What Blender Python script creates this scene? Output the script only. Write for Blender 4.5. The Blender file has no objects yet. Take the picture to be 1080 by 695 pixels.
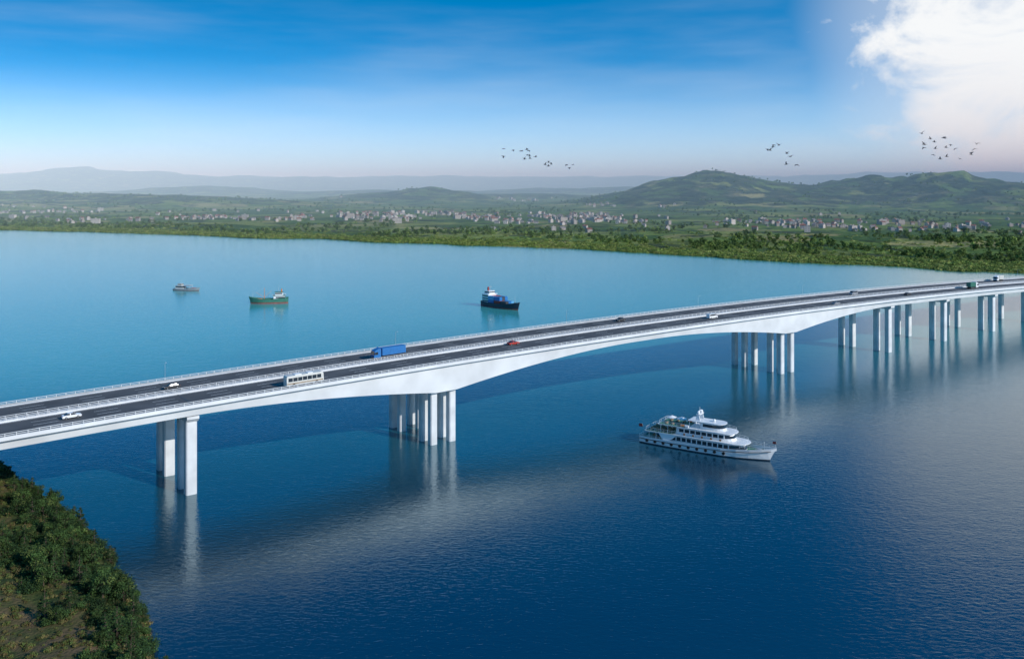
import bpy, math, random
import numpy as np
from mathutils import Vector, Matrix
random.seed(7); rng=np.random.default_rng(7)
S=bpy.context.scene
S.view_settings.view_transform='Standard'
try: S.view_settings.look='None'
except Exception: pass
S.view_settings.exposure=0

# ------------------------------------------------------------ materials
def pm(name,col,rough=.6,metal=0.,var=.12,scale=1.0,alpha=None,spec=None,rand=0.,bump=0.,bscale=None):
    m=bpy.data.materials.new(name); m.use_nodes=True
    nt=m.node_tree; N=nt.nodes; L=nt.links
    b=N['Principled BSDF']; b.inputs['Roughness'].default_value=rough; b.inputs['Metallic'].default_value=metal
    if spec is not None: b.inputs['Specular IOR Level'].default_value=spec
    tc=N.new('ShaderNodeTexCoord'); no=N.new('ShaderNodeTexNoise'); no.inputs['Scale'].default_value=scale; no.inputs['Detail'].default_value=3
    L.new(tc.outputs['Object'],no.inputs['Vector'])
    mr=N.new('ShaderNodeMapRange'); mr.inputs[1].default_value=.3; mr.inputs[2].default_value=.7
    mr.inputs[3].default_value=1-var; mr.inputs[4].default_value=1+var
    L.new(no.outputs['Fac'],mr.inputs[0])
    last=mr.outputs[0]
    if rand>0:
        oi=N.new('ShaderNodeObjectInfo'); m2=N.new('ShaderNodeMapRange'); m2.inputs[3].default_value=1-rand; m2.inputs[4].default_value=1+rand
        L.new(oi.outputs['Random'],m2.inputs[0]); mm=N.new('ShaderNodeMath'); mm.operation='MULTIPLY'
        L.new(last,mm.inputs[0]); L.new(m2.outputs[0],mm.inputs[1]); last=mm.outputs[0]
    vm=N.new('ShaderNodeVectorMath'); vm.operation='SCALE'; vm.inputs[0].default_value=col
    L.new(last,vm.inputs['Scale']); L.new(vm.outputs[0],b.inputs['Base Color'])
    if bump>0:
        n2=N.new('ShaderNodeTexNoise'); n2.inputs['Scale'].default_value=bscale or scale*4; n2.inputs['Detail'].default_value=4
        L.new(tc.outputs['Object'],n2.inputs['Vector'])
        bp=N.new('ShaderNodeBump'); bp.inputs['Distance'].default_value=bump; L.new(n2.outputs['Fac'],bp.inputs['Height']); L.new(bp.outputs[0],b.inputs['Normal'])
    return m
M=dict(
 conc=pm('white_painted_concrete',(.66,.675,.68),.6,var=.1,scale=.12),
 concg=pm('grey_concrete',(.42,.43,.43),.8,var=.12,scale=.3),
 pier=pm('pier_concrete',(.6,.615,.62),.75,var=.14,scale=.2),
 asph=pm('asphalt',(.08,.082,.085),.85,var=.25,scale=.12),
 paint=pm('road_paint',(.75,.75,.72),.6,var=.1),
 rail=pm('railing_paint',(.55,.57,.58),.45,var=.05),
 white=pm('white_gloss_paint',(.8,.81,.81),.3,var=.03),
 cream=pm('off_white_paint',(.62,.62,.58),.45,var=.08),
 glass=pm('dark_glass',(.02,.03,.04),.08,var=.1),
 black=pm('black_rubber',(.015,.015,.015),.8),
 dgrey=pm('dark_grey_paint',(.05,.052,.055),.5),
 deckg=pm('green_deck_paint',(.06,.2,.13),.6),
 teak=pm('teak_deck',(.28,.2,.12),.7),
 blue=pm('blue_paint',(.02,.16,.42),.4,var=.1),
 lblue=pm('light_blue_paint',(.1,.35,.6),.4),
 red=pm('red_paint',(.42,.04,.03),.45),
 rust=pm('red_hull_paint',(.25,.07,.055),.6,var=.3,scale=.5),
 green=pm('green_hull_paint',(.04,.17,.12),.5,var=.15,scale=.5),
 orange=pm('orange_paint',(.6,.2,.04),.5),
 navy=pm('dark_navy_paint',(.015,.025,.045),.45,var=.15),
 silver=pm('silver_paint',(.4,.42,.44),.35,metal=.3),
 bird=pm('dark_feathers',(.05,.055,.065),.9),
 bark=pm('bark',(.09,.065,.045),.9),
)
# ------------------------------------------------------------ mesh builder
class MB:
    def __init__(s,*mats): s.v=[];s.f=[];s.m=[];s.mats=list(mats)
    def add(s,vs,fs,mi=0):
        o=len(s.v); s.v+=[tuple(p) for p in vs]; s.f+=[tuple(o+i for i in f) for f in fs]; s.m+=[mi]*len(fs)
    def box(s,x0,x1,y0,y1,z0,z1,mi=0,T=None):
        vs=[(x,y,z) for z in (z0,z1) for (x,y) in ((x0,y0),(x1,y0),(x1,y1),(x0,y1))]
        if T: vs=[T(*p) for p in vs]
        s.add(vs,[(3,2,1,0),(4,5,6,7),(0,1,5,4),(1,2,6,5),(2,3,7,6),(3,0,4,7)],mi)
    def cyl(s,p0,p1,r0,r1=None,n=6,mi=0):
        r1=r0 if r1 is None else r1
        p0=Vector(p0);p1=Vector(p1);d=(p1-p0).normalized()
        a=d.orthogonal().normalized();b=d.cross(a)
        vs=[p0+(a*math.cos(t)+b*math.sin(t))*r0 for t in [2*math.pi*i/n for i in range(n)]]
        vs+=[p1+(a*math.cos(t)+b*math.sin(t))*r1 for t in [2*math.pi*i/n for i in range(n)]]
        fs=[(i,(i+1)%n,n+(i+1)%n,n+i) for i in range(n)]+[tuple(range(n))[::-1],tuple(range(n,2*n))]
        s.add(vs,fs,mi)
    def loft(s,rings,mi=0,closed=True,caps=True):
        n=len(rings[0]); vs=[p for r in rings for p in r]; fs=[]
        for k in range(len(rings)-1):
            for i in range(n if closed else n-1):
                j=(i+1)%n; fs.append((k*n+i,k*n+j,(k+1)*n+j,(k+1)*n+i))
        if caps: fs+= [tuple(range(n))[::-1],tuple(range((len(rings)-1)*n,len(rings)*n))]
        s.add(vs,fs,mi)
    def prof(s,pts,y0,y1,mi=0,ins=0):
        n=len(pts); s.add([(x,y0,z) for x,z in pts]+[(x,y1,z) for x,z in pts],
          [(i,(i+1)%n,n+(i+1)%n,n+i) for i in range(n)]+[tuple(range(n))[::-1],tuple(range(n,2*n))],mi)
    def sphere(s,c,r,mi=0,n=10,k=6,sz=1):
        rings=[]
        for a in range(k+1):
            t=math.pi*a/k; rr=max(r*math.sin(t),.001)
            rings.append([(c[0]+rr*math.cos(2*math.pi*i/n),c[1]+rr*math.sin(2*math.pi*i/n),c[2]-r*sz*math.cos(t)) for i in range(n)])
        s.loft(rings,mi)
    def obj(s,name,parent=None,smooth=False):
        me=bpy.data.meshes.new(name); me.from_pydata(s.v,[],s.f)
        for m in s.mats: me.materials.append(m)
        me.polygons.foreach_set('material_index',s.m)
        if smooth: me.polygons.foreach_set('use_smooth',[True]*len(s.f))
        me.update(); o=bpy.data.objects.new(name,me); S.collection.objects.link(o)
        if parent: o.parent=parent
        return o
def empty(name):
    o=bpy.data.objects.new(name,None); S.collection.objects.link(o); return o
TAB=rng.random((256,256))
def vn(x,y):
    xi=np.floor(x).astype(int); yi=np.floor(y).astype(int); fx=x-xi; fy=y-yi
    fx=fx*fx*(3-2*fx); fy=fy*fy*(3-2*fy); a=TAB[xi&255,yi&255]; b=TAB[(xi+1)&255,yi&255]; c=TAB[xi&255,(yi+1)&255]; d=TAB[(xi+1)&255,(yi+1)&255]
    return (a*(1-fx)+b*fx)*(1-fy)+(c*(1-fx)+d*fx)*fy
def fbm(x,y,o=5):
    r=0;a=.5;t=0
    for i in range(o): r=r+a*vn(x*2**i+17.3*i,y*2**i+9.1*i); t+=a; a*=.5
    return r/t

# ------------------------------------------------------------ camera
cam=bpy.data.cameras.new('camera'); co=bpy.data.objects.new('camera',cam); S.collection.objects.link(co)
co.location=(0,0,85); co.rotation_euler=(math.radians(90),0,0)
cam.sensor_width=36; cam.lens=36*950/1080; cam.shift_y=-152.5/1080; cam.clip_end=90000; cam.clip_start=1
S.camera=co
# ------------------------------------------------------------ light
SUN_AZ=(.82,-.57); EL=math.radians(27)
sd=bpy.data.lights.new('sun','SUN'); sd.energy=3.8; sd.angle=math.radians(.5); sd.color=(1,.955,.9)
so=bpy.data.objects.new('sun',sd); S.collection.objects.link(so)
h=Vector((SUN_AZ[0],SUN_AZ[1],0)).normalized(); sv=Vector((h.x*math.cos(EL),h.y*math.cos(EL),math.sin(EL)))
so.rotation_euler=sv.to_track_quat('Z','Y').to_euler()
w=bpy.data.worlds.new('World'); S.world=w; w.use_nodes=True; nt=w.node_tree; N=nt.nodes; L=nt.links
try:
    w.cycles.sampling_method='MANUAL'; w.cycles.sample_map_resolution=256
except Exception as e: print(e)
bg=N['Background']; bg.inputs['Strength'].default_value=.15
tc=N.new('ShaderNodeTexCoord'); sep=N.new('ShaderNodeSeparateXYZ'); L.new(tc.outputs['Generated'],sep.inputs[0])
def math_(op,a,b=None,c=None,clamp=False):
    n=N.new('ShaderNodeMath'); n.operation=op; n.use_clamp=clamp
    for i,x in enumerate((a,b,c)):
        if x is None: continue
        if isinstance(x,(int,float)): n.inputs[i].default_value=x
        else: L.new(x,n.inputs[i])
    return n.outputs[0]
zz=math_('MULTIPLY_ADD',math_('MAXIMUM',sep.outputs[2],0.0),3.7,.03)
cmb=N.new('ShaderNodeCombineXYZ'); L.new(sep.outputs[0],cmb.inputs[0]); L.new(sep.outputs[1],cmb.inputs[1]); L.new(zz,cmb.inputs[2])
nrm=N.new('ShaderNodeVectorMath'); nrm.operation='NORMALIZE'; L.new(cmb.outputs[0],nrm.inputs[0])
sky=N.new('ShaderNodeTexSky'); sky.sky_type='NISHITA'; sky.sun_disc=False; sky.sun_elevation=EL
sky.sun_rotation=math.atan2(SUN_AZ[0],SUN_AZ[1]); sky.air_density=1.0; sky.dust_density=.4; sky.ozone_density=3.2
L.new(nrm.outputs[0],sky.inputs['Vector'])
hs=N.new('ShaderNodeHueSaturation'); hs.inputs['Hue'].default_value=.490; hs.inputs['Saturation'].default_value=1.4; hs.inputs['Value'].default_value=1.5; L.new(sky.outputs[0],hs.inputs['Color'])
hz=N.new('ShaderNodeMapRange'); hz.interpolation_type='SMOOTHSTEP'; hz.inputs[1].default_value=-.02; hz.inputs[2].default_value=.135; hz.inputs[3].default_value=.9; hz.inputs[4].default_value=0; L.new(sep.outputs[2],hz.inputs[0])
hmx=N.new('ShaderNodeMix'); hmx.data_type='RGBA'; L.new(hz.outputs[0],hmx.inputs[0]); L.new(hs.outputs[0],hmx.inputs[6]); hmx.inputs[7].default_value=(4.7,6.1,7.0,1)
def direc(px,py):
    return Vector(((px-540)/950,1,(195-py)/950)).normalized()
cn=N.new('ShaderNodeTexNoise'); cn.inputs['Scale'].default_value=5.5; cn.inputs['Detail'].default_value=11; cn.inputs['Roughness'].default_value=.6; cn.inputs['Distortion'].default_value=.8
mp=N.new('ShaderNodeMapping'); mp.inputs['Scale'].default_value=(1,1,1.7); mp.inputs['Rotation'].default_value=(0,1.0,0); mp.inputs['Location'].default_value=(.35,.2,.1); L.new(tc.outputs['Generated'],mp.inputs[0]); L.new(mp.outputs[0],cn.inputs['Vector'])
def lobe(px,py,inner,outer):
    d=N.new('ShaderNodeVectorMath'); d.operation='DOT_PRODUCT'; L.new(tc.outputs['Generated'],d.inputs[0]); d.inputs[1].default_value=direc(px,py)
    m=N.new('ShaderNodeMapRange'); m.interpolation_type='SMOOTHSTEP'; m.inputs[1].default_value=math.cos(math.radians(outer)); m.inputs[2].default_value=math.cos(math.radians(inner)); L.new(d.outputs['Value'],m.inputs[0]); return m.outputs[0]
msk=math_('MAXIMUM',lobe(1060,15,2,12.5),lobe(1050,110,2,8.5))
cl=math_('ADD',math_('MULTIPLY',msk,1.0),math_('MULTIPLY',math_('SUBTRACT',cn.outputs['Fac'],.5),3.4))
m=N.new('ShaderNodeMapRange'); m.interpolation_type='SMOOTHSTEP'; m.inputs[1].default_value=.1; m.inputs[2].default_value=1.15; L.new(cl,m.inputs[0])
cf=math_('MULTIPLY',m.outputs[0],math_('MINIMUM',math_('MULTIPLY',msk,2.5),1.0),clamp=True)
cf=math_('MAXIMUM',cf,math_('MULTIPLY',msk,.42))
st=N.new('ShaderNodeTexNoise'); st.inputs['Scale'].default_value=2.2; st.inputs['Detail'].default_value=6
mp2=N.new('ShaderNodeMapping'); mp2.inputs['Scale'].default_value=(1,1,7); L.new(tc.outputs['Generated'],mp2.inputs[0]); L.new(mp2.outputs[0],st.inputs['Vector'])
m3=N.new('ShaderNodeMapRange'); m3.interpolation_type='SMOOTHSTEP'; m3.inputs[1].default_value=.42; m3.inputs[2].default_value=.9; m3.inputs[4].default_value=.28; L.new(st.outputs['Fac'],m3.inputs[0])
fd=N.new('ShaderNodeMapRange'); fd.inputs[1].default_value=.15; fd.inputs[2].default_value=.28; fd.inputs[3].default_value=1; fd.inputs[4].default_value=.1; L.new(sep.outputs[2],fd.inputs[0])
cf2=math_('MAXIMUM',cf,math_('MULTIPLY',m3.outputs[0],fd.outputs[0]))
mx=N.new('ShaderNodeMix'); mx.data_type='RGBA'; L.new(cf2,mx.inputs[0]); L.new(hmx.outputs[2],mx.inputs[6]); mx.inputs[7].default_value=(6.2,6.3,6.4,1)
L.new(mx.outputs[2],bg.inputs['Color'])

# ------------------------------------------------------------ water
def water():
    m=bpy.data.materials.new('river_water'); m.use_nodes=True; nt=m.node_tree; N=nt.nodes; L=nt.links
    b=N['Principled BSDF']; b.inputs['Roughness'].default_value=.035; b.inputs['IOR'].default_value=2.2
    b.inputs['Specular Tint'].default_value=(.66,.98,1,1)
    g=N.new('ShaderNodeNewGeometry')
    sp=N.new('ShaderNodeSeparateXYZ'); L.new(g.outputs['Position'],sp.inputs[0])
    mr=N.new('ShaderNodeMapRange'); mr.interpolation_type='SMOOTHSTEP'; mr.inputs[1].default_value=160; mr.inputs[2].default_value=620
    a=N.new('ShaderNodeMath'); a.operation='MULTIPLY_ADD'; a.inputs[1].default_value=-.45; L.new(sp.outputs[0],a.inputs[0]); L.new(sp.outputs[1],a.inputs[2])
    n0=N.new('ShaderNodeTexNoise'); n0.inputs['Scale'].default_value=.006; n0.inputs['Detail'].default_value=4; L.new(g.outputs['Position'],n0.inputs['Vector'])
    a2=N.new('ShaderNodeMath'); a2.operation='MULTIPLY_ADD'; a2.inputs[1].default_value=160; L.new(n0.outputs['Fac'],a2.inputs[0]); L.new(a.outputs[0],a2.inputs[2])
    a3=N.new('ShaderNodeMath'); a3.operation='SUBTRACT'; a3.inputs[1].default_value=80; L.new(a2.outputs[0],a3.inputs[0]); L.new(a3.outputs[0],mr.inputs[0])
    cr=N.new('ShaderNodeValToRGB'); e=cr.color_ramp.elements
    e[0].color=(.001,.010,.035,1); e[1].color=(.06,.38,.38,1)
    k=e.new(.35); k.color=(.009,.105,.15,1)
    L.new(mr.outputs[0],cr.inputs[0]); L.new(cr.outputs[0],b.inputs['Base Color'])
    mp=N.new('ShaderNodeMapping'); mp.inputs['Scale'].default_value=(.7,1.2,1); mp.inputs['Rotation'].default_value=(0,0,.35); L.new(g.outputs['Position'],mp.inputs[0])
    n1=N.new('ShaderNodeTexNoise'); n1.inputs['Scale'].default_value=.85; n1.inputs['Detail'].default_value=4; n1.inputs['Roughness'].default_value=.6; n1.inputs['Distortion'].default_value=.6; L.new(mp.outputs[0],n1.inputs['Vector'])
    n2=N.new('ShaderNodeTexNoise'); n2.inputs['Scale'].default_value=.2; n2.inputs['Detail'].default_value=2; L.new(mp.outputs[0],n2.inputs['Vector'])
    ad=N.new('ShaderNodeMath'); ad.operation='MULTIPLY_ADD'; ad.inputs[1].default_value=.7; L.new(n2.outputs['Fac'],ad.inputs[0]); L.new(n1.outputs['Fac'],ad.inputs[2])
    bp=N.new('ShaderNodeBump'); bp.inputs['Strength'].default_value=1; bp.inputs['Distance'].default_value=.07; L.new(ad.outputs[0],bp.inputs['Height']); L.new(bp.outputs[0],b.inputs['Normal'])
    return m
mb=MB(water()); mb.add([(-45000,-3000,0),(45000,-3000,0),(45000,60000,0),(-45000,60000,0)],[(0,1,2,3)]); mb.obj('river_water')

# ------------------------------------------------------------ far land
SS=[-1.6,-1.3,-.737,-.568,-.305,-.063,.168,.379,.568,.8,1.3,1.6]; RR=[3000,2600,1900,1682,1468,1282,1106,950,868,800,700,650]
def shore(s):
    r=np.interp(s,SS,RR); return r*(1+.03*(fbm(s*14+40,s*0+3,5)-.5)*2)
HILLS=[(774,3600,84,300,520),(520,3500,44,260,450),(1180,3700,58,330,500),(1640,3450,88,260,500),(2050,3500,64,320,500),(1400,3600,40,200,400),
 (-353,4200,46,260,420),(-650,4500,34,330,420),(-1300,3500,36,520,420),(-2000,3800,40,500,420),(-2700,3600,44,500,500),(100,4900,34,500,400),
 (-5380,11000,160,900,1500),(-6800,11500,150,1200,1500),(-4200,11500,120,900,1500),(-3000,12000,100,1200,1500),(-1500,14000,120,1200,1800),
 (300,15000,130,1500,1800),(2400,15000,120,1500,1800),(4600,14000,140,1700,1800),(7000,13500,150,1800,1800),(9500,13500,160,2500,1800),(-9500,12000,200,2500,1800),
 (-4800,7000,80,900,700),(-2500,7200,66,800,700),(900,7500,60,1200,700),(3300,7000,75,1000,800),(5500,6500,90,1200,800),(-900,6600,50,700,600)]
def land(X,Y):
    X=np.asarray(X,float);Y=np.asarray(Y,float)
    off=Y-shore(X/Y)
    z=np.clip(off/25,-1,1)*1.6+ .4 + np.clip(off/300,0,1)*(fbm(X/180,Y/180,4)-.25)*7
    for (cx,cy,hh,sx,sy) in HILLS:
        g=np.exp(-((X-cx)/sx)**2-((Y-cy)/sy)**2); z=z+hh*g*(.5+1.0*fbm(X/(sx*.55)+cx,Y/(sy*.4),6))
    z=z+np.clip((Y-9000)/6000,0,1)*220*fbm(X/1700,Y/2600,6)**1.3*.8
    return z
ss=np.linspace(-1.3,1.3,620); offs=np.concatenate([[-40,-15,-5],np.geomspace(4,26000,230)-2])
sg,og=np.meshgrid(ss,offs); Yg=shore(sg)+og; Xg=sg*Yg; Zg=land(Xg,Yg)
nr,nc=Xg.shape; vv=np.stack([Xg,Yg,Zg],-1).reshape(-1,3)
idx=np.arange(nr*nc).reshape(nr,nc); ff=np.stack([idx[:-1,:-1],idx[:-1,1:],idx[1:,1:],idx[1:,:-1]],-1).reshape(-1,4)
def landmat():
    m=bpy.data.materials.new('countryside_ground'); m.use_nodes=True; nt=m.node_tree; N=nt.nodes; L=nt.links
    b=N['Principled BSDF']; b.inputs['Roughness'].default_value=.95; b.inputs['Specular IOR Level'].default_value=.1
    g=N.new('ShaderNodeNewGeometry'); sp=N.new('ShaderNodeSeparateXYZ'); L.new(g.outputs['Position'],sp.inputs[0])
    vo=N.new('ShaderNodeTexVoronoi'); vo.inputs['Scale'].default_value=.009; vo.inputs['Randomness'].default_value=.9
    nd=N.new('ShaderNodeTexNoise'); nd.inputs['Scale'].default_value=.02; 
    va=N.new('ShaderNodeVectorMath'); va.operation='MULTIPLY_ADD'; va.inputs[1].default_value=(60,60,0); L.new(g.outputs['Position'],nd.inputs['Vector']); L.new(nd.outputs['Color'],va.inputs[0]); L.new(g.outputs['Position'],va.inputs[2])
    L.new(va.outputs[0],vo.inputs['Vector'])
    sc=N.new('ShaderNodeSeparateColor'); L.new(vo.outputs['Color'],sc.inputs[0])
    cr=N.new('ShaderNodeValToRGB'); e=cr.color_ramp.elements; e[0].color=(.06,.11,.035,1); e[1].color=(.28,.24,.1,1)
    for p,c in ((.3,(.1,.16,.04,1)),(.55,(.15,.21,.05,1)),(.72,(.24,.26,.08,1)),(.85,(.09,.13,.035,1)),(.93,(.33,.3,.12,1))): k=e.new(p); k.color=c
    L.new(sc.outputs[0],cr.inputs[0])
    n1=N.new('ShaderNodeTexNoise'); n1.inputs['Scale'].default_value=.012; n1.inputs['Detail'].default_value=8; n1.inputs['Roughness'].default_value=.65; L.new(g.outputs['Position'],n1.inputs['Vector'])
    mz=N.new('ShaderNodeMapRange'); mz.inputs[1].default_value=10; mz.inputs[2].default_value=30; mz.inputs[4].default_value=.12; L.new(sp.outputs[2],mz.inputs[0])
    ad=N.new('ShaderNodeMath'); ad.operation='ADD'; L.new(n1.outputs['Fac'],ad.inputs[0]); L.new(mz.outputs[0],ad.inputs[1])
    mr=N.new('ShaderNodeMapRange'); mr.inputs[1].default_value=.52; mr.inputs[2].default_value=.62; L.new(ad.outputs[0],mr.inputs[0])
    n2=N.new('ShaderNodeTexNoise'); n2.inputs['Scale'].default_value=.014; n2.inputs['Detail'].default_value=9; n2.inputs['Roughness'].default_value=.72; L.new(g.outputs['Position'],n2.inputs['Vector'])
    fr=N.new('ShaderNodeValToRGB'); e=fr.color_ramp.elements; e[0].position=.38; e[0].color=(.015,.034,.02,1); e[1].position=.66; e[1].color=(.17,.155,.085,1); k=e.new(.52); k.color=(.04,.06,.03,1)
    L.new(n2.outputs['Fac'],fr.inputs[0])
    mx=N.new('ShaderNodeMix'); mx.data_type='RGBA'; L.new(mr.outputs[0],mx.inputs[0]); L.new(cr.outputs[0],mx.inputs[6]); L.new(fr.outputs[0],mx.inputs[7])
    L.new(mx.outputs[2],b.inputs['Base Color'])
    n3=N.new('ShaderNodeTexNoise'); n3.inputs['Scale'].default_value=.03; n3.inputs['Detail'].default_value=7; L.new(g.outputs['Position'],n3.inputs['Vector'])
    bp=N.new('ShaderNodeBump'); bp.inputs['Distance'].default_value=16; bp.inputs['Strength'].default_value=.9; L.new(n3.outputs['Fac'],bp.inputs['Height']); L.new(bp.outputs[0],b.inputs['Normal'])
    return m
me=bpy.data.meshes.new('countryside_terrain'); me.from_pydata(vv.tolist(),[],ff.tolist()); me.materials.append(landmat()); me.polygons.foreach_set('use_smooth',[True]*len(ff)); me.update()
S.collection.objects.link(bpy.data.objects.new('countryside_terrain',me))

# haze (real participating medium over the far land)
hm=bpy.data.materials.new('haze_air'); hm.use_nodes=True; hn=hm.node_tree; hn.nodes.remove(hn.nodes['Principled BSDF'])
vs_=hn.nodes.new('ShaderNodeVolumeScatter'); vs_.inputs['Color'].default_value=(.68,.91,1,1); vs_.inputs['Density'].default_value=1/5200; vs_.inputs['Anisotropy'].default_value=-.4
hn.links.new(vs_.outputs[0],hn.nodes['Material Output'].inputs['Volume'])
mb=MB(hm); mb.box(-30000,30000,1300,17500,-3,300); mb.obj('haze')

# ------------------------------------------------------------ foliage
def leafmat(name,col,var=.3,rand=.35): return pm(name,col,.8,var=var,scale=.6,rand=rand,spec=.15)
LF=[leafmat('leaves_dark',(.022,.048,.016)),leafmat('leaves_mid',(.045,.085,.022)),leafmat('leaves_light',(.10,.135,.035)),leafmat('leaves_olive',(.13,.105,.04))]
LFF=[leafmat('far_leaves_dark',(.045,.085,.028)),leafmat('far_leaves_mid',(.1,.16,.04)),leafmat('far_leaves_light',(.19,.26,.06)),leafmat('far_reeds',(.28,.3,.09))]
def leafblob(mb,c,r,n,ls,squash=.8,mis=(0,1,2)):
    c=Vector(c)
    for i in range(n):
        d=Vector((random.gauss(0,1),random.gauss(0,1),random.gauss(0,1))).normalized(); rr=r*(random.random()**.4)
        p=c+Vector((d.x*rr,d.y*rr,d.z*rr*squash))
        nrm=(d+Vector((random.uniform(-.8,.8),random.uniform(-.8,.8),random.uniform(-.3,1)))).normalized()
        a=nrm.orthogonal().normalized(); b=nrm.cross(a); t=random.uniform(0,6.3); a,b=a*math.cos(t)+b*math.sin(t),b*math.cos(t)-a*math.sin(t)
        l=ls*random.uniform(.6,1.3); 
        mb.add([p-a*l,p-b*l*.5,p+a*l,p+b*l*.55],[(0,1,2,3)],random.choice(mis))
def make_tree(name,H,R,nblob,nleaf,ls,mis,L_=None,lo=.38):
    mb=MB(*(L_ or LF),M['bark'])
    mb.cyl((0,0,-.5),(0.1,0,H*.55),.18*H/7,.08*H/7,6,4)
    for i in range(nblob):
        a=random.uniform(0,6.28); q=R*.62*math.sqrt(random.random()); z=H*random.uniform(lo,.86); q*=1.15-abs(z/H-.5)
        c=(q*math.cos(a),q*math.sin(a),z); mb.cyl((0,0,H*.3),c,.07*H/7,.03,4,4)
        mm=random.choice(mis); leafblob(mb,c,R*random.uniform(.36,.55),nleaf,ls,.8,(mm,mm,random.choice(mis)))
    return mb.obj(name)
def make_shrub(name,R,nblob,nleaf,ls,mis,L_=None,sq=.75):
    mb=MB(*(L_ or LF),M['bark'])
    for i in range(nblob):
        a=random.uniform(0,6.28); q=R*.75*math.sqrt(random.random())
        c=(q*math.cos(a),q*math.sin(a),R*random.uniform(.1,.85)*sq); mb.cyl((0,0,-.2),c,.05,.02,4,4)
        mm=random.choice(mis); leafblob(mb,c,R*random.uniform(.28,.5),nleaf,ls,.8,(mm,mm,random.choice(mis)))
    return mb.obj(name)
def make_conifer(name,H,R,mis):
    mb=MB(*LF,M['bark']); mb.cyl((0,0,-.4),(0,0,H*.95),.12,.03,6,4)
    for k in range(9):
        z=H*(.14+.82*k/9); r=R*(1-k/9.5)
        for j in range(6):
            a=random.uniform(0,6.28); p=(r*.75*math.cos(a),r*.75*math.sin(a),z-.1*r); mb.cyl((0,0,z),p,.04,.015,4,4); leafblob(mb,p,r*.42,26,.16,.6,mis)
    return mb.obj(name)
def scatter(parent,name,child,pts):
    mb=MB(M['bark'])
    for x,y,z,s in pts:
        t=random.uniform(0,6.28); q=[(x+s*.7071*math.cos(t+k*math.pi/2),y+s*.7071*math.sin(t+k*math.pi/2),z) for k in range(4)]
        mb.add(q,[(0,1,2,3)])
    o=mb.obj(name,parent); o.instance_type='FACES'; o.use_instance_faces_scale=True; o.instance_faces_scale=1.0
    o.show_instancer_for_render=False; o.show_instancer_for_viewport=False
    child.parent=o; return o
def chunks(pts,n):
    random.shuffle(pts); return [pts[i::n] for i in range(n)]
VC=[(-645,2150,125,150),(-290,2250,230,230),(110,2150,170,300),(675,1800,230,190),(410,3000,140,250),(-900,2000,110,80),(-300,4600,500,500),(-1500,2600,250,150),(1150,1700,200,150)]
def invil(x,y,k=1.0): return any(((x-a)/(c*k))**2+((y-b)/(d*k))**2<1 for a,b,c,d in VC)
pts=[];reed=[]
for i in range(9500):
    s=random.uniform(-.75,.75); r0=float(shore(s)); o=abs(random.gauss(0,1))*110 if random.random()<.6 else random.uniform(0,500)
    if s<-.05: o*=.65
    y=r0+1+o; x=s*y
    n_=float(vn(np.array(x/70),np.array(y/110)))
    if o<85 or random.random()<.3: reed.append((x,y,0,random.uniform(.4,.95))); continue
    if n_<.5: continue
    if invil(x,y,.9) : continue
    pts.append((x,y,0,random.uniform(.35,.9)))
for i in range(2600):
    s=random.uniform(-.75,.75); r0=float(shore(s)); y=r0-2+random.uniform(0,14); reed.append((s*y,y,0,random.uniform(.4,.8)))
for i in range(7500):
    s=random.uniform(-.75,.75); r0=float(shore(s)); y=r0+200+3200*random.random()**1.3; x=s*y
    if float(vn(np.array(x/130+5),np.array(y/200)))<.52: continue
    if invil(x,y) and random.random()<.6: continue
    pts.append((x,y,0,random.uniform(.55,1.15)))
P=np.array(pts); P[:,2]=land(P[:,0],P[:,1])-.3; pts=[tuple(p) for p in P]
P=np.array(reed); P[:,2]=land(P[:,0],P[:,1])-.3; reed=[tuple(p) for p in P]
veg=empty('distant_trees')
tv=[make_tree('tree_a',8,5,10,18,1.0,(0,1,1),LFF,.2),make_tree('tree_b',6.5,5,9,18,1.0,(1,1,2),LFF,.2),make_shrub('bush_a',4.2,7,22,.85,(1,2,2),LFF),make_tree('tree_c',9,4.6,10,18,1.0,(0,1,1),LFF,.2)]
for i,c in enumerate(chunks(pts,4)): scatter(veg,'tree_scatter_%d'%i,tv[i],c)
rb=[make_shrub('reed_bed',5.5,8,18,.9,(2,3,2),LFF,.35),make_shrub('shore_bush',4.6,8,18,.85,(1,2,2),LFF,.6),make_shrub('marsh_grass',6,9,18,.9,(3,3,2),LFF,.25)]
for i,c in enumerate(chunks(reed,3)): scatter(veg,'shore_scatter_%d'%i,rb[i],c)

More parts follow.
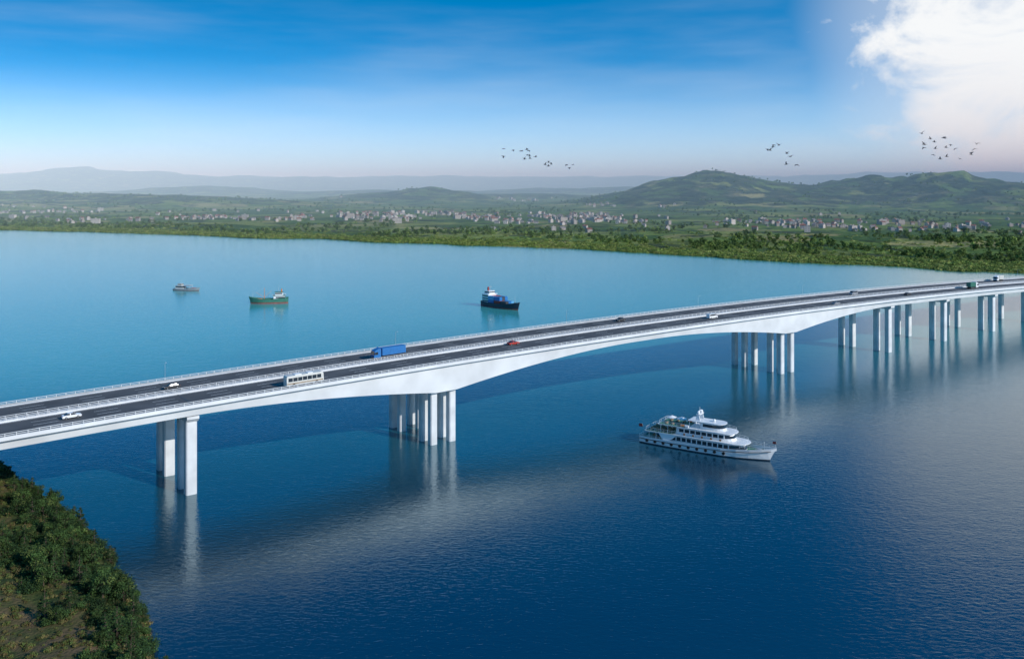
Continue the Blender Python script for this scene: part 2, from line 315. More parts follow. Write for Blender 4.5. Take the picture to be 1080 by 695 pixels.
# ------------------------------------------------------------ village houses
wallm=pm('render_wall',(.42,.385,.35),.8,var=.08,rand=.35); roofr=pm('clay_roof',(.24,.1,.07),.8,var=.2,rand=.3); roofg=pm('slate_roof',(.2,.18,.18),.7,var=.2,rand=.3)
def house(name,w,d,hh,roof,flat=False):
    mb=MB(wallm,roof,M['glass'],M['teak'])
    mb.box(-w/2,w/2,-d/2,d/2,-1,hh,0)
    if flat:
        mb.box(-w/2-.2,w/2+.2,-d/2-.2,d/2+.2,hh+.003,hh+.5,1); mb.box(-1.5,1.5,-1,1,hh+.5,hh+2.4,0)
    else:
        e=.6; rz=hh+d*.32
        mb.add([(-w/2-e,-d/2-e,hh-.2),(w/2+e,-d/2-e,hh-.2),(w/2+e,0,rz),(-w/2-e,0,rz),(-w/2-e,d/2+e,hh-.2),(w/2+e,d/2+e,hh-.2)],[(0,1,2,3),(3,2,5,4)],1)
        mb.add([(-w/2,-d/2,hh),(-w/2,d/2,hh),(-w/2,0,rz-.3),(w/2,-d/2,hh),(w/2,d/2,hh),(w/2,0,rz-.3)],[(0,1,2),(3,4,5)],0)
        mb.box(w*.2,w*.2+.7,-.35,.35,rz-1,rz+1,0)
    k=1.2
    while k+1.2<hh:
        nx=int(w//2.6)
        for i in range(nx):
            x=-w/2+(i+.5)*w/nx
            for yy in (-1,1): mb.box(x-.5,x+.5,yy*d/2-.03,yy*d/2+.03,k,k+1.3,2)
        for yy in (-.25,.25):
            for sx in (-1,1): mb.box(sx*w/2-.03,sx*w/2+.03,yy*d-.5,yy*d+.5,k,k+1.3,2)
        k+=3
    mb.box(-.5,.5,-d/2-.06,-d/2+.02,0,2.1,3)
    return mb.obj(name)
hv=[house('farmhouse',10,7.5,5.5,roofr),house('cottage',11,7,3.6,roofg),house('townhouse',8,8,7,roofr),house('apartment_block',18,10,10,roofg,True),house('villa',9,8,5.5,roofg),house('flat_roof_house',10,9,6.5,wallm,True)]
pts=[]
cnt=[60,150,170,130,30,18,130,35,30]
for (a,b,c,d),n in zip(VC,cnt):
    for i in range(n):
        for t in range(30):
            x=a+c*random.uniform(-1.3,1.3); y=b+d*random.uniform(-1.3,1.3)
            if ((x-a)/c)**2+((y-b)/d)**2<1.6 and float(fbm(np.array(x/60),np.array(y/70),3))>.54: break
        pts.append((x,y,0,random.uniform(.55,1.0)))
for i in range(90):
    s=random.uniform(-.7,.7); y=float(shore(s))+random.uniform(350,1500); pts.append((s*y,y,0,random.uniform(.7,1.0)))
P=np.array(pts); P[:,2]=land(P[:,0],P[:,1])+.5; P=P[P[:,2]<26]; vil=empty('village_houses')
ch=chunks([tuple(p) for p in P],16); grp=[sum(ch[0:4],[]),sum(ch[4:8],[]),sum(ch[8:11],[]),ch[11],sum(ch[12:14],[]),sum(ch[14:],[])]
for i,c in enumerate(grp): scatter(vil,'house_scatter_%d'%i,hv[i],c)

# ------------------------------------------------------------ near riverbank
BY=[40,100,152,165,180,195,210,225,245,265,285,320,440]; BX=[13,-26,-57,-65,-74,-84,-96,-109,-127,-147,-170,-215,-370]
def bank(X,Y):
    X=np.asarray(X,float);Y=np.asarray(Y,float)
    d=(np.interp(Y,BY,BX)-X)*.8+ (fbm(X/9,Y/9,3)-.5)*7
    return np.where(d>0,2.6*(1-np.exp(-np.maximum(d,0)/3.5))+.12*d,d*.5)+np.clip(d/10,0,1)*(fbm(X/22+3,Y/22,4)-.5)*6-.1
gx=np.arange(-480,20,1.8); gy=np.arange(40,440,1.8); Xg,Yg=np.meshgrid(gx,gy); Zg=np.minimum(bank(Xg,Yg),16)
nr,nc=Xg.shape; vv=np.stack([Xg,Yg,Zg],-1).reshape(-1,3); idx=np.arange(nr*nc).reshape(nr,nc)
ff=np.stack([idx[:-1,:-1],idx[:-1,1:],idx[1:,1:],idx[1:,:-1]],-1).reshape(-1,4)
zf=Zg.reshape(-1)[ff].max(1); ff=ff[zf>-1.5]
def bankmat():
    m=bpy.data.materials.new('riverbank_soil_grass'); m.use_nodes=True; nt=m.node_tree; N=nt.nodes; L=nt.links
    b=N['Principled BSDF']; b.inputs['Roughness'].default_value=.95; b.inputs['Specular IOR Level'].default_value=.1
    g=N.new('ShaderNodeNewGeometry'); n=N.new('ShaderNodeTexNoise'); n.inputs['Scale'].default_value=.09; n.inputs['Detail'].default_value=10; n.inputs['Roughness'].default_value=.7; L.new(g.outputs['Position'],n.inputs['Vector'])
    cr=N.new('ShaderNodeValToRGB'); e=cr.color_ramp.elements; e[0].position=.36; e[0].color=(.03,.05,.017,1); e[1].position=.66; e[1].color=(.17,.115,.07,1)
    for p,c in ((.46,(.06,.075,.025,1)),(.56,(.11,.085,.042,1))): k=e.new(p); k.color=c
    L.new(n.outputs['Fac'],cr.inputs[0]); L.new(cr.outputs[0],b.inputs['Base Color'])
    n2=N.new('ShaderNodeTexNoise'); n2.inputs['Scale'].default_value=1.3; n2.inputs['Detail'].default_value=5; L.new(g.outputs['Position'],n2.inputs['Vector'])
    bp=N.new('ShaderNodeBump'); bp.inputs['Distance'].default_value=.5; L.new(n2.outputs['Fac'],bp.inputs['Height']); L.new(bp.outputs[0],b.inputs['Normal']); return m
me=bpy.data.meshes.new('riverbank_ground'); me.from_pydata(vv.tolist(),[],ff.tolist()); me.materials.append(bankmat()); me.polygons.foreach_set('use_smooth',[True]*len(ff)); me.update()
S.collection.objects.link(bpy.data.objects.new('riverbank_ground',me))
bv=empty('riverbank_shrubs'); pts=[];tpts=[];gp=[];cp=[]
for i in range(7000):
    y=random.uniform(110,330); x=float(np.interp(y,BY,BX))+1.5-abs(random.gauss(0,1))*45
    z=float(bank(x,y))
    if z<.1: continue
    dens=float(fbm(np.array(x/14),np.array(y/14),3))
    edge=np.interp(y,BY,BX)-x
    if dens<.54 and edge>12: 
        if random.random()<.75: gp.append((x,y,z,random.uniform(.3,1.2)))
        continue
    s=random.uniform(.35,1.25)
    if y>235: s*=.7
    r=random.random()
    if r<.07 and y<240: tpts.append((x,y,z-.1,random.uniform(.5,1.1)))
    elif r<.13 and y<240: cp.append((x,y,z-.1,random.uniform(.5,1.1)))
    else: pts.append((x,y,z-.2,s))
bs=[make_shrub('shrub_a',1.9,11,70,.16,(0,1,1)),make_shrub('shrub_b',1.6,9,70,.15,(1,2,1)),make_shrub('shrub_c',2.2,12,70,.17,(0,0,1)),make_shrub('shrub_d',1.5,8,60,.15,(3,2,1)),make_shrub('grass_tuft',1.1,7,45,.15,(2,3,3),None,.4),make_tree('young_tree',6,2.4,12,100,.2,(0,1,1,2)),make_conifer('young_conifer',6,2,(0,0,1))]
for i,c in enumerate(chunks(pts,4)): scatter(bv,'shrub_scatter_%d'%i,bs[i],c)
scatter(bv,'tuft_scatter',bs[4],gp); scatter(bv,'young_tree_scatter',bs[5],tpts); scatter(bv,'conifer_scatter',bs[6],cp)

# ------------------------------------------------------------ bridge
def B(u,v,z): return (.8*u-.6*v,.6*u+.8*v,z)
def zr(u):
    a=abs(u-300); t=24.5+4.3*(1-(a/280)**2) if a<=280 else 24.5-4.3*2*(a-280)/280
    return t-1.1
def dep(u):
    d=3.0
    for p in (160,344):
        q=max(abs(u-p)-4,0)/80
        if q<1: d=3.0+6.2*(1-q)**1.8
    return d
U=list(np.arange(-220,1240,4.0)); BR=empty('highway_bridge')
for nm,v0,v1 in (('near_box_girder',247,264.4),('far_box_girder',265.6,283)):
    mb=MB(M['conc']); rings=[]
    for u in U:
        z=zr(u);D=dep(u); rings.append([B(u,a,b) for a,b in ((v0,z),(v0,z-.5),(v0+1.5,z-.9),(v0+2.1,z-D),(v1-2.1,z-D),(v1-1.5,z-.9),(v1,z-.5),(v1,z))])
    mb.loft(rings); mb.obj(nm,BR)
mb=MB(M['asph']); mp_=MB(M['paint'])
def strip(mb,v0,v1,dz,us):
    vs=[];fs=[]
    for u in us: vs+=[B(u,v0,zr(u)+dz),B(u,v1,zr(u)+dz)]
    for i in range(len(us)-1): fs.append((2*i,2*i+2,2*i+3,2*i+1))
    mb.add(vs,fs)
for a,b in ((248.3,263.5),(266.5,281.7)):
    strip(mb,a,b,.03,U)
    strip(mp_,a+.6,a+.82,.05,U); strip(mp_,b-.82,b-.6,.05,U)
    for k in (1,2,3):
        v=a+.7+k*(b-a-1.4)/4; u=-200
        while u<1000: strip(mp_,v-.09,v+.09,.05,[u,u+3,u+6]); u+=15
mb.obj('asphalt',BR); mp_.obj('lane_markings',BR)
mb=MB(M['conc'],M['rail'],M['concg'],M['dgrey'])
def beam(v0,v1,za,zb,mi=0,us=U):
    rings=[[B(u,v0,zr(u)+za),B(u,v1,zr(u)+za),B(u,v1,zr(u)+zb),B(u,v0,zr(u)+zb)] for u in us]; mb.loft(rings,mi)
for v in (247.35,264.05,265.95,282.65):
    beam(v-.28,v+.28,.003,.45,0)
    beam(v-.05,v+.05,.76,.85,1); beam(v-.07,v+.07,1.14,1.27,1)
    u=-200
    while u<900:
        z=zr(u); mb.box(u-.08,u+.08,v-.1,v+.1,z+.45,z+1.16,1,T=B); u+=2.5 if u<350 else 4
for v in (248.15,281.85): beam(v-.04,v+.04,.45,.75,2)
for p in (23,78,428,483,538,593,648):
    for a,b in ((248.3,263.5),(266.5,281.7)): mb.box(p-.25,p+.25,a,b,zr(p)+.035,zr(p)+.065,3,T=B)
mb.obj('parapets_and_railings',BR)
mb=MB(M['pier'])
def column(u,v,du,dv,top,bot=-8):
    c=.3
    def ring(z): return [B(u+a,v+b,z) for a,b in ((-du/2+c,-dv/2),(du/2-c,-dv/2),(du/2,-dv/2+c),(du/2,dv/2-c),(du/2-c,dv/2),(-du/2+c,dv/2),(-du/2,dv/2-c),(-du/2,-dv/2+c))]
    mb.loft([ring(bot),ring(top)])
for cc in (254.9,275.1):
    for p in (160,344):
        for du in (-3.6,3.6):
            for dv in (-2.9,2.9): column(p+du,cc+dv,2.5,2.3,zr(p)-dep(p)+.3)
    for p in [-142,-87,-32,23,78,428,483,538,593,648,703,758,813,868]:
        top=zr(p)-dep(p)
        for dv in (-3.2,3.2): column(p,cc+dv,3.0,2.5,top-1.4)
        rings=[[B(p+a,cc+b*k,z) for a,b in ((-1.65,-1),(1.65,-1),(1.65,1),(-1.65,1))] for k,z in ((4.6,top-1.9),(5.7,top-1.0),(5.7,top-.25))]
        mb.loft(rings)
        for dv in (-4,4): mb.box(p-.7,p+.7,cc+dv-.6,cc+dv+.6,top-.25,top+.01,T=B)
mb.obj('piers',BR)
for i,u in enumerate(range(-160,900,80)):
    mb=MB(M['silver'],M['silver']); mb.cyl((0,0,0),(0,0,4.6),.06,.04,6,0); mb.cyl((0,0,4.5),(0,-1.2,4.9),.04,.03,5,0); mb.box(-.14,.14,-1.5,-.8,4.8,4.9,1)
    o=mb.obj('street_lamp'); o.location=B(u,282.65,zr(u)+1.2); o.rotation_euler=(0,0,math.atan2(.6,.8))

# ------------------------------------------------------------ vehicles
def wheels(mb,xs,hw,r,mi):
    for x in xs:
        for sy in (-1,1):
            mb.cyl((x,sy*(hw-.28),r),(x,sy*hw,r),r,r,12,mi); mb.cyl((x,sy*hw,r),(x,sy*(hw+.02),r),r*.5,r*.45,8,4)
def car(name,body,van=False):
    mb=MB(body,M['glass'],M['black'],M['white'],M['silver'],M['red'])
    if van:
        mb.prof([(-2.6,.4),(2.5,.4),(2.6,.9),(2.1,1.25),(1.3,2.1),(-2.5,2.15),(-2.6,1.9)],-.95,.95,0)
        mb.prof([(2.02,1.3),(1.28,2.05),(1.0,2.05),(1.0,1.3)],-.97,.97,1); mb.prof([(.8,1.3),(.8,1.95),(-2.3,1.95),(-2.3,1.3)],-.965,.965,1)
        mb.add([(2.12,-.8,1.27),(2.12,.8,1.27),(1.36,.8,2.06),(1.36,-.8,2.06)],[(0,1,2,3)],1); wheels(mb,(-1.6,1.6),.97,.36,2)
    else:
        mb.prof([(-2.25,.35),(2.2,.35),(2.3,.6),(2.15,.85),(1.1,.98),(-1.6,1.02),(-2.2,.95),(-2.3,.7)],-.9,.9,0)
        r=[[(x,y,z) for x,y,z in ((1.15,-.82,.97),(1.15,.82,.97),(-1.75,.82,1.0),(-1.75,-.82,1.0))],[(x,y,z) for x,y,z in ((.35,-.66,1.43),(.35,.66,1.43),(-1.05,.66,1.43),(-1.05,-.66,1.43))]]
        mb.loft(r,1); mb.box(-1.0,.3,-.63,.63,1.433,1.47,0); wheels(mb,(-1.4,1.4),.91,.33,2)
        for sy in (-1,1):
            mb.add([(-.45,sy*.83,1.0),(-.3,sy*.83,1.0),(-.3,sy*.67,1.45),(-.45,sy*.67,1.45)],[(0,1,2,3)],0); mb.box(.75,.95,sy*.95-.1,sy*.95+.1,.95,1.1,0)
    for sy in (-.65,.65): mb.box(2.18,2.32,sy-.18,sy+.18,.62,.76,3); mb.box(-2.32 if not van else -2.64,-2.2,sy-.18,sy+.18,.7,.85,5)
    return mb.obj(name)
def truck(name,cab,cargo,Lc=12.5):
    mb=MB(cab,M['glass'],M['black'],M['dgrey'],M['silver'],cargo,M['white'])
    x1=Lc/2; mb.box(-x1,x1,-1.25,1.25,1.25,3.7,5)
    k=-x1+.5
    while k<x1: 
        for sy in (-1,1): mb.box(k-.05,k+.05,sy*1.25-.04,sy*1.25+.04,1.35,3.6,5)
        k+=.8
    mb.box(-x1-.04,x1+.04,-1.3,1.3,1.2,1.3,3); mb.box(-x1-.04,x1+.04,-1.29,1.29,3.65,3.75,5)
    mb.box(-x1,x1+3.2,-.5,.5,.8,1.15,3)
    c=x1+.5; mb.prof([(c,.6),(c+2.5,.6),(c+2.6,1.7),(c+2.35,3.0),(c+1.9,3.35),(c+.1,3.6),(c,3.5)],-1.22,1.22,0)
    mb.add([(c+2.62,-1.1,1.75),(c+2.62,1.1,1.75),(c+2.38,1.1,2.95),(c+2.38,-1.1,2.95)],[(0,1,2,3)],1)
    for sy in (-1,1): mb.box(c+1.1,c+2.2,sy*1.22-.02,sy*1.22+.02,1.8,2.7,1); mb.box(c+2.2,c+2.4,sy*1.4-.12,sy*1.4+.12,1.9,2.6,3)
    mb.box(c+2.4,c+2.7,-1.22,1.22,.45,.85,3); mb.prof([(c+.1,3.55),(c+1.6,3.4),(c+.2,4.0)],-1,1,0)
    wheels(mb,(-x1+1.0,-x1+2.3,-x1+3.6,x1-.8,x1+.5,c+1.8),1.22,.5,2)
    return mb.obj(name)
def bus(name):
    mb=MB(M['cream'],M['glass'],M['black'],M['teak'],M['silver'],M['white'],M['red'])
    mb.prof([(-5.8,.45),(5.7,.45),(5.9,1.0),(5.75,2.9),(5.4,3.3),(-5.6,3.3),(-5.8,3.0)],-1.25,1.25,0)
    k=-5.3
    while k<4.6:
        for sy in (-1,1): mb.box(k,k+1.35,sy*1.25-.02,sy*1.25+.02,1.6,2.7,1)
        k+=1.5
    mb.add([(5.93,-1.1,1.4),(5.93,1.1,1.4),(5.78,1.1,2.85),(5.78,-1.1,2.85)],[(0,1,2,3)],1)
    for sy in (-1,1): mb.box(-5.7,5.6,sy*1.26-.015,sy*1.26+.015,.9,1.2,3)
    mb.box(-3,-1,-.8,.8,3.3,3.5,5); mb.box(1,2.6,-.8,.8,3.3,3.5,5); wheels(mb,(-3.6,3.6),1.27,.5,2)
    return mb.obj(name)
def place(o,u,v,fwd=1):
    a=math.atan2(.6,.8)+(0 if fwd>0 else math.pi); sl=math.atan((zr(u+5)-zr(u-5))/10)*fwd
    o.location=B(u,v,zr(u)+.05); o.rotation_euler=(0,-sl,a)
place(truck('semi_truck',M['blue'],M['blue'],9),151,268.9,-1)
place(bus('coach_bus'),111,251,1)
place(car('sedan_car',M['white']),49,256.6,1)
place(car('sedan_car',M['dgrey']),79,272.4,-1)
place(car('minivan',M['white'],True),300,257.2,1)
place(car('sedan_car',M['dgrey']),264,276,-1)
place(car('sedan_car',M['red']),196,260.6,1)
place(truck('box_truck',M['white'],M['green'],6),524,257,1)
place(car('minivan',M['silver'],True),430,272.6,-1)
place(car('sedan_car',M['silver']),385,253.4,1)
place(truck('box_truck',M['white'],M['cream'],6),600,276,-1)
place(car('sedan_car',M['dgrey']),455,256.6,1)

# ------------------------------------------------------------ boats
def hull(mb,st,mi_top,mi_low,mi_deck,bul=.7,zsplit=.6):
    def P(s,f):
        xd,xw,bd,bw,zs=s; return (xw+(xd-xw)*f**1.2, bw+(bd-bw)*f**.8, zs*f)
    for sg in (1,-1):
        rows=[]
        for f in (1,.75,.5,None,0):
            rows.append([ ( (P(s,(zsplit/s[4]) if f is None else f)) ) for s in st])
        rows=[[(x,y*sg,z) for x,y,z in r] for r in rows]
        rows.append([(s[1],0,-1.4) for s in st])
        mb.loft(rows[:4],mi_top,closed=False,caps=False); mb.loft(rows[3:],mi_low,closed=False,caps=False)
        inner=[(xd-.1,max(bd-.15,.02)*sg,zs-.001) for xd,xw,bd,bw,zs in st]; dk=[(xd-.1,max(bd-.18,.02)*sg,zs-bul) for xd,xw,bd,bw,zs in st]; ce=[(xd-.1,0,zs-bul) for xd,xw,bd,bw,zs in st]
        mb.loft([rows[0],inner,dk],mi_top,closed=False,caps=False); mb.loft([dk,ce],mi_deck,closed=False,caps=False)
    s=st[0]; mb.add([(s[0],-s[2],s[4]),(s[0],s[2],s[4]),(s[1],s[3],0),(s[1],-s[3],0),(s[1],0,-1.4)],[(0,1,2,3),(3,2,4)],mi_top)
def outline(x0,x1,hw,fl,n=9,rc=.4):
    pts=[(x0,-hw+rc),(x0+rc,-hw)]
    for i in range(n+1):
        t=-math.pi/2+math.pi*i/n; pts.append((x1-fl+fl*math.cos(t),hw*math.copysign(abs(math.sin(t))**.8,math.sin(t))))
    pts+=[(x0+rc,hw),(x0,hw-rc)]; return pts
def tier(mb,x0,x1,hw,fl,z0,z1,mi,rake=0,inset=0):
    a=[(x,y,z0) for x,y in outline(x0,x1,hw,fl)]; b=[(x,y,z1) for x,y in outline(x0,x1-rake,hw-inset,fl)]; mb.loft([a,b],mi)
def railing(mb,pts,z,hh,mi,step=1.5,closed=False):
    for k in range(len(pts)-1):
        a=Vector((pts[k][0],pts[k][1],z)); b=Vector((pts[k+1][0],pts[k+1][1],z)); l=(b-a).length; n=max(1,int(round(l/step)))
        for i in range(n): p=a+(b-a)*i/n; mb.cyl(p,p+Vector((0,0,hh)),.035,.035,4,mi)
        for q in (hh,hh*.5): mb.cyl(a+Vector((0,0,q)),b+Vector((0,0,q)),.035,.035,4,mi)
def place_boat(o,x,y,ang): o.location=(x,y,0); o.rotation_euler=(0,0,math.radians(ang))
mb=MB(M['white'],M['glass'],M['deckg'],M['navy'],M['black'],M['teak'],M['silver'],M['orange'],M['red'],M['blue'])
st=[(-22,-22,3.8,3.5,2.3),(-19,-19,4.2,3.9,2.3),(-12,-12,4.45,4.2,2.3),(-2,-2,4.5,4.3,2.35),(6,6,4.4,4.0,2.6),(11,10.6,4.0,3.2,2.9),(15,14.2,3.2,2.2,3.2),(18.5,17.2,2.1,1.2,3.55),(21,19.2,1.0,.45,3.85),(22.5,20.3,.12,.06,4.1)]
hull(mb,st,0,3,2,.75,.35)
for sg in (-1,1):
    for k in range(len(st)-2):
        a,b=st[k],st[k+1]; mb.cyl((a[0],sg*(a[2]+.03),a[4]-.75),(b[0],sg*(b[2]+.03),b[4]-.75),.11,.11,5,4)
    for i in range(10):
        x=-19+i*2.9; hb=float(np.interp(x,[s[0] for s in st],[s[2] for s in st])); mb.cyl((x,sg*(hb-.05),1.2),(x,sg*(hb+.28),1.2),.48,.48,10,4)
tier(mb,-13.5,13.5,3.5,6,1.6,4.3,0,1.3,.1)
tier(mb,-13.3,13.25,3.53,6,2.5,3.65,1,.8,.04)
for i in range(13):
    x=-12.6+i*1.75; 
    for sg in (-1,1): mb.box(x-.16,x+.16,sg*3.5-.09,sg*3.5+.09,2.4,3.75,0)
tier(mb,-20,14.2,4.35,6,4.303,4.5,0); tier(mb,-19.7,-9.6,4.2,.6,4.503,4.52,2)
tier(mb,-9.5,9.8,3.05,5,4.52,7.0,0,1.4,.12)
tier(mb,-8.8,9.45,3.07,5,5.35,6.35,1,.75,.05)
for i in range(9):
    x=-8.4+i*1.9
    for sg in (-1,1): mb.box(x-.16,x+.16,sg*3.04-.1,sg*3.04+.1,5.2,6.5,0)
tier(mb,-15.5,10.2,3.95,5,7.003,7.18,0); tier(mb,-15.2,-5.2,3.8,.6,7.183,7.2,2)
tier(mb,-1.5,6.6,2.4,3.2,7.2,9.3,0,1.3,.15); tier(mb,-.8,6.3,2.43,3.2,8.0,8.85,1,.55,.07)
tier(mb,-5.5,6.6,2.85,3.0,9.303,9.48,0)
for sg in (-1,1):
    for x in (-18.5,-16): mb.cyl((x,sg*3.7,1.6),(x,sg*3.7,4.3),.09,.09,6,0)
    for x in (-14.5,-12): mb.cyl((x,sg*3.4,4.5),(x,sg*3.4,7.0),.08,.08,6,0)
    mb.cyl((-5,sg*2.3,7.2),(-5,sg*2.3,9.3),.08,.08,6,0)
    mb.add([(-13.5,sg*4.3,2.3),(-11,sg*4.4,2.3),(-8.5,sg*4.3,4.3),(-15,sg*4.25,4.3)],[(0,1,2,3)],0)
    mb.prof([(-3.2,9.45),(-1.6,9.45),(-2.0,11.3),(-2.8,11.3)],sg*1.6-.12,sg*1.6+.12,0)
mb.box(-3,-1.7,-1.8,1.8,11.303,11.55,0)
mb.cyl((-2.4,0,11.5),(-2.4,0,13.6),.1,.05,6,0); mb.box(-2.5,-2.2,-1.1,1.1,12.3,12.45,0); mb.sphere((-2.3,1.3,11.95),.5,0); mb.sphere((-2.3,-1.3,11.95),.5,0); mb.sphere((2.5,0,9.85),.5,0)
railing(mb,[(p[0],p[1]) for p in outline(-19.6,13.4,4.15,6)]+[(-19.6,-3.7)],4.52,1.0,0)
railing(mb,[(p[0],p[1]) for p in outline(-15.1,9.6,3.75,5)]+[(-15.1,-3.3)],7.2,1.0,0)
railing(mb,[(12,-3.75),(15,-3.1),(18.5,-2.0),(21,-.9),(22.4,0),(21,.9),(18.5,2.0),(15,3.1),(12,3.75)],3.4,1.0,0)
railing(mb,[(-13,-4.3),(-19,-4.1),(-21.9,-3.7),(-21.9,3.7),(-19,4.1),(-13,4.3)],2.3,.6,0)
for x in (-18,-16,-14,-12): 
    for y in (-2.2,0,2.2): mb.box(x-.3,x+.3,y-.7,y+.7,4.52,5.0,5); mb.box(x-.3,x-.2,y-.7,y+.7,5.0,5.4,5)
for x in (-13,-10.8,-8.6):
    for y in (-2,2): mb.box(x-.3,x+.3,y-.8,y+.8,7.2,7.65,5)
for x,y in ((-12,0),(-8.5,0)): mb.cyl((x,y,7.2),(x,y,9.2),.05,.05,5,0); mb.cyl((x,y,8.9),(x,y,9.5),1.6,.05,10,0)
for x in (-7,-5.5):
    for sg in (-1,1): mb.cyl((x-.6,sg*3.3,7.55),(x+.6,sg*3.3,7.55),.35,.35,8,7 if x<-6 else 0)
for i in range(5):
    for sg in (-1,1): mb.cyl((-6+i*3,sg*4.25,5.1),(-6+i*3,sg*4.32,5.1),.35,.35,10,7)
mb.box(16.3,17.6,-.6,.6,2.6,3.2,6); mb.cyl((18.6,0,2.7),(18.6,0,5.6),.07,.05,6,0); mb.cyl((21.8,0,3.3),(22.4,0,6.2),.05,.03,5,0)
mb.add([(22.4,0,5.4),(22.4,0,6.2),(21.2,.15,6.1),(21.2,.15,5.35)],[(0,1,2,3)],8)
mb.cyl((-21.8,0,1.6),(-22.6,0,5.2),.05,.03,5,0); mb.add([(-22.5,0,4.2),(-22.6,0,5.2),(-24,.2,5.1),(-24,.2,4.1)],[(0,1,2,3)],8)
for x,y in ((-17,-1),(-15,1.2),(-18.6,1),(-17.5,2.5)): mb.box(x-.5,x+.5,y-.5,y+.5,1.6,2.35,9 if y>1 else 5)
place_boat(mb.obj('tour_yacht'),62.5,288.8,-33.5)
mb=MB(M['green'],M['rust'],M['deckg'],M['white'],M['glass'],M['orange'],M['silver'],M['black'])
k=.62; st2=[(a*k,b*k,c*.85,d*.85,e*1.25+(.8 if a<-10 else 0)) for a,b,c,d,e in st]
hull(mb,st2,0,1,2,.7,.8)
mb.box(-11.5,-3.5,-2.6,2.6,2.2,5.2,3); mb.box(-11.5,-5,-2.62,2.62,3.6,4.5,4); mb.box(-12,-3,-2.9,2.9,5.203,5.4,0); mb.box(-10,-4.5,-2.1,2.1,5.4,7.6,3); mb.box(-9.6,-4.45,-2.13,2.13,6.4,7.2,4); mb.box(-10.3,-4,-2.4,2.4,7.603,7.8,0)
mb.cyl((-7,0,7.8),(-7,0,12.5),.16,.08,6,6); mb.box(-7.1,-6.9,-1.6,1.6,10.5,10.7,6)
mb.cyl((-9,0,7.8),(-9,0,10),.5,.4,8,5)
mb.cyl((3,0,2.2),(3,0,11),.2,.12,6,5); mb.cyl((3,0,4),(9,0,8),.12,.08,6,5); mb.cyl((3,0,4),(-2,0,9),.1,.08,6,5); mb.cyl((3,0,11),(9,0,8),.04,.04,4,6); mb.cyl((3,0,11),(13,0,5),.03,.03,4,6)
mb.box(-1.5,2,-1.9,1.9,2.2,3.5,0); mb.box(4.5,8,-1.7,1.7,2.3,3.4,5); mb.cyl((11,0,3.5),(11,0,8.5),.12,.06,6,6)
railing(mb,[(-12,-2.9),(-3,-2.9),(-3,2.9),(-12,2.9),(-12,-2.9)],5.4,1,3)
place_boat(mb.obj('fishing_trawler'),-175,648,-168)
mb=MB(M['navy'],M['rust'],M['dgrey'],M['white'],M['glass'],M['orange'],M['blue'],M['red'],M['lblue'],M['silver'])
k=.82; st3=[(a*k,b*k,c*1.1,d*1.1,e*1.35+(.5 if a<-15 else 0)) for a,b,c,d,e in st]
hull(mb,st3,0,1,2,.8,.8)
mb.box(-17,-10,-3.6,3.6,2.4,8.5,3)
for z in (3.6,5.2,6.9): mb.box(-17.03,-9.97,-3.3,3.3,z,z+.8,4); mb.box(-16.6,-10.4,-3.63,3.63,z,z+.8,4)
mb.box(-16.5,-9.6,-4.6,4.6,8.503,8.75,3); mb.box(-15.5,-10.5,-2.6,2.6,8.75,10.8,3); mb.box(-15.3,-10.46,-2.63,2.63,9.5,10.3,4); mb.cyl((-14.5,0,10.8),(-14.5,0,13.2),.7,.6,8,7); mb.cyl((-12,0,10.8),(-12,0,15.5),.12,.06,6,9); mb.box(-12.1,-11.9,-1.3,1.3,13.5,13.7,9)
cc=[6,7,8,2,2,7,6]
for i in range(3):
    for j in range(3):
        for l in range(2 if i<2 else 1):
            x=-7.5+i*6.4; y=-2.5+j*2.5; mb.box(x-2.95,x+2.95,y-1.2,y+1.2,2.5+l*2.6,5.05+l*2.6,cc[(i*5+j*3+l*2)%7])
mb.cyl((13.5,0,3.6),(13.5,0,9),.15,.08,6,9)
place_boat(mb.obj('cargo_ship'),-7,623,-48)
mb=MB(M['silver'],M['rust'],M['concg'],M['cream'],M['glass'],M['red'])
k=.52; st4=[(a*k,b*k,c*.8,d*.8,e*.62) for a,b,c,d,e in st]
hull(mb,st4,0,1,2,.35,.4)
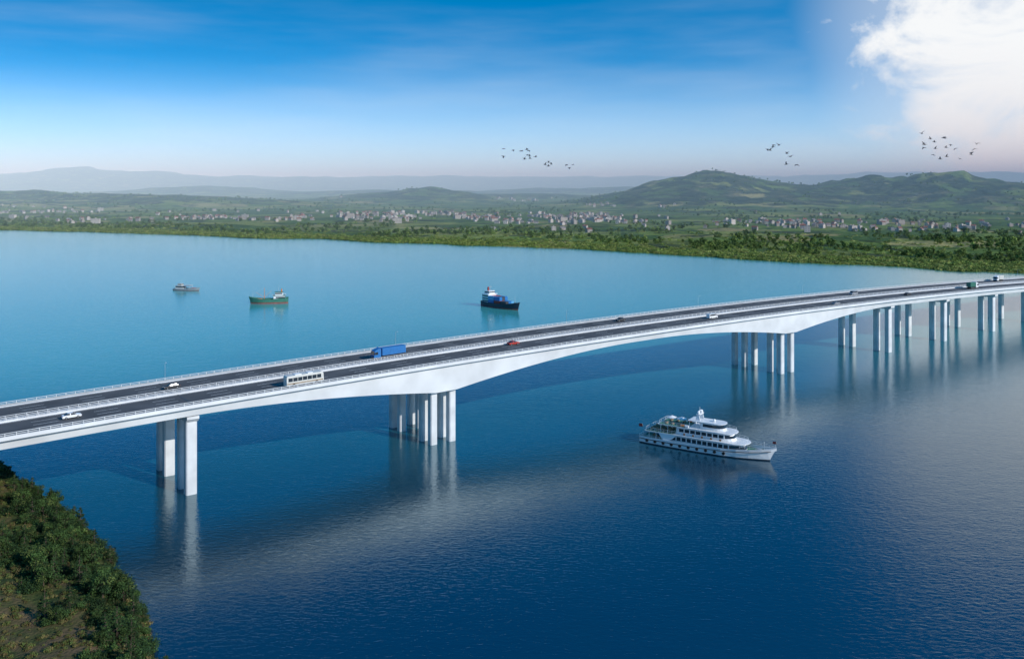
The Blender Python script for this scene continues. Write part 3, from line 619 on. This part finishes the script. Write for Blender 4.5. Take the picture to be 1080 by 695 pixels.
mb.box(-9.5,-2.5,-2.2,2.2,1.05,3.4,3); mb.box(-9.2,-2.46,-2.23,2.23,2.2,3.0,4); mb.box(-10,3.5,-2.6,2.6,3.403,3.55,0); mb.box(-8,-4.5,-1.5,1.5,3.55,5.2,3); mb.box(-7.8,-4.46,-1.53,1.53,4.2,4.9,4)
for x in (0,3.2):
    for sg in (-1,1): mb.cyl((x,sg*2.4,1.1),(x,sg*2.4,3.4),.08,.08,5,3)
mb.cyl((-6,0,5.2),(-6,0,7.8),.08,.05,5,3); mb.box(4.5,7,-1.2,1.2,1.2,2.0,5); railing(mb,[(-10,-2.5),(3.3,-2.5),(3.3,2.5),(-10,2.5)],3.55,.9,3)
place_boat(mb.obj('passenger_ferry'),-262,727,-14)

# ------------------------------------------------------------ birds
def bird(flap):
    mb=MB(M['bird']); rings=[]
    for x,r in ((-.34,.02),(-.2,.05),(0,.075),(.15,.06),(.24,.035),(.3,.045),(.36,.03),(.44,.005)): rings.append([(x,r*math.cos(t),r*math.sin(t)+(.02 if x>.2 else 0)) for t in [i*math.pi/3 for i in range(6)]])
    mb.loft(rings); mb.add([(-.3,0,0),(-.5,.09,0),(-.52,0,.01),(-.5,-.09,0)],[(0,1,2,3)])
    for s in (-1,1):
        z1=.3*math.sin(flap); z2=z1+.42*math.sin(flap*.35-.1)
        sec=[(0.12,-.1,.03,0),(0.15,-.08,.3*math.cos(flap)+.03,z1),(.0,-.12,.72,z2)]
        rr=[[(a,s*y,z+.02),(b,s*y,z+.015),(b,s*y,z-.005),(a,s*y,z)] for a,b,y,z in sec]; mb.loft(rr)
    return mb
fl=[bird(.5),bird(1.0),bird(-.35),bird(.15)]
def flock(px,py,w,hh,n,D):
    for i in range(n):
        x=px+random.uniform(-w,w); y=py+random.uniform(-hh,hh)+ (x-px)*.12; d=D*random.uniform(.9,1.15)
        o=random.choice(fl).obj('bird'); o.location=((x-540)*d/950,d,85+(195-y)*d/950); o.scale=(.85,)*3
        o.rotation_euler=(random.uniform(-.3,.3),random.uniform(-.2,.2),random.uniform(2.6,3.9) if px>700 else random.uniform(-.6,.6))
flock(548,163,20,6,11,150); flock(590,173,16,4,7,165); flock(828,163,20,11,9,145); flock(1000,158,30,14,20,155)
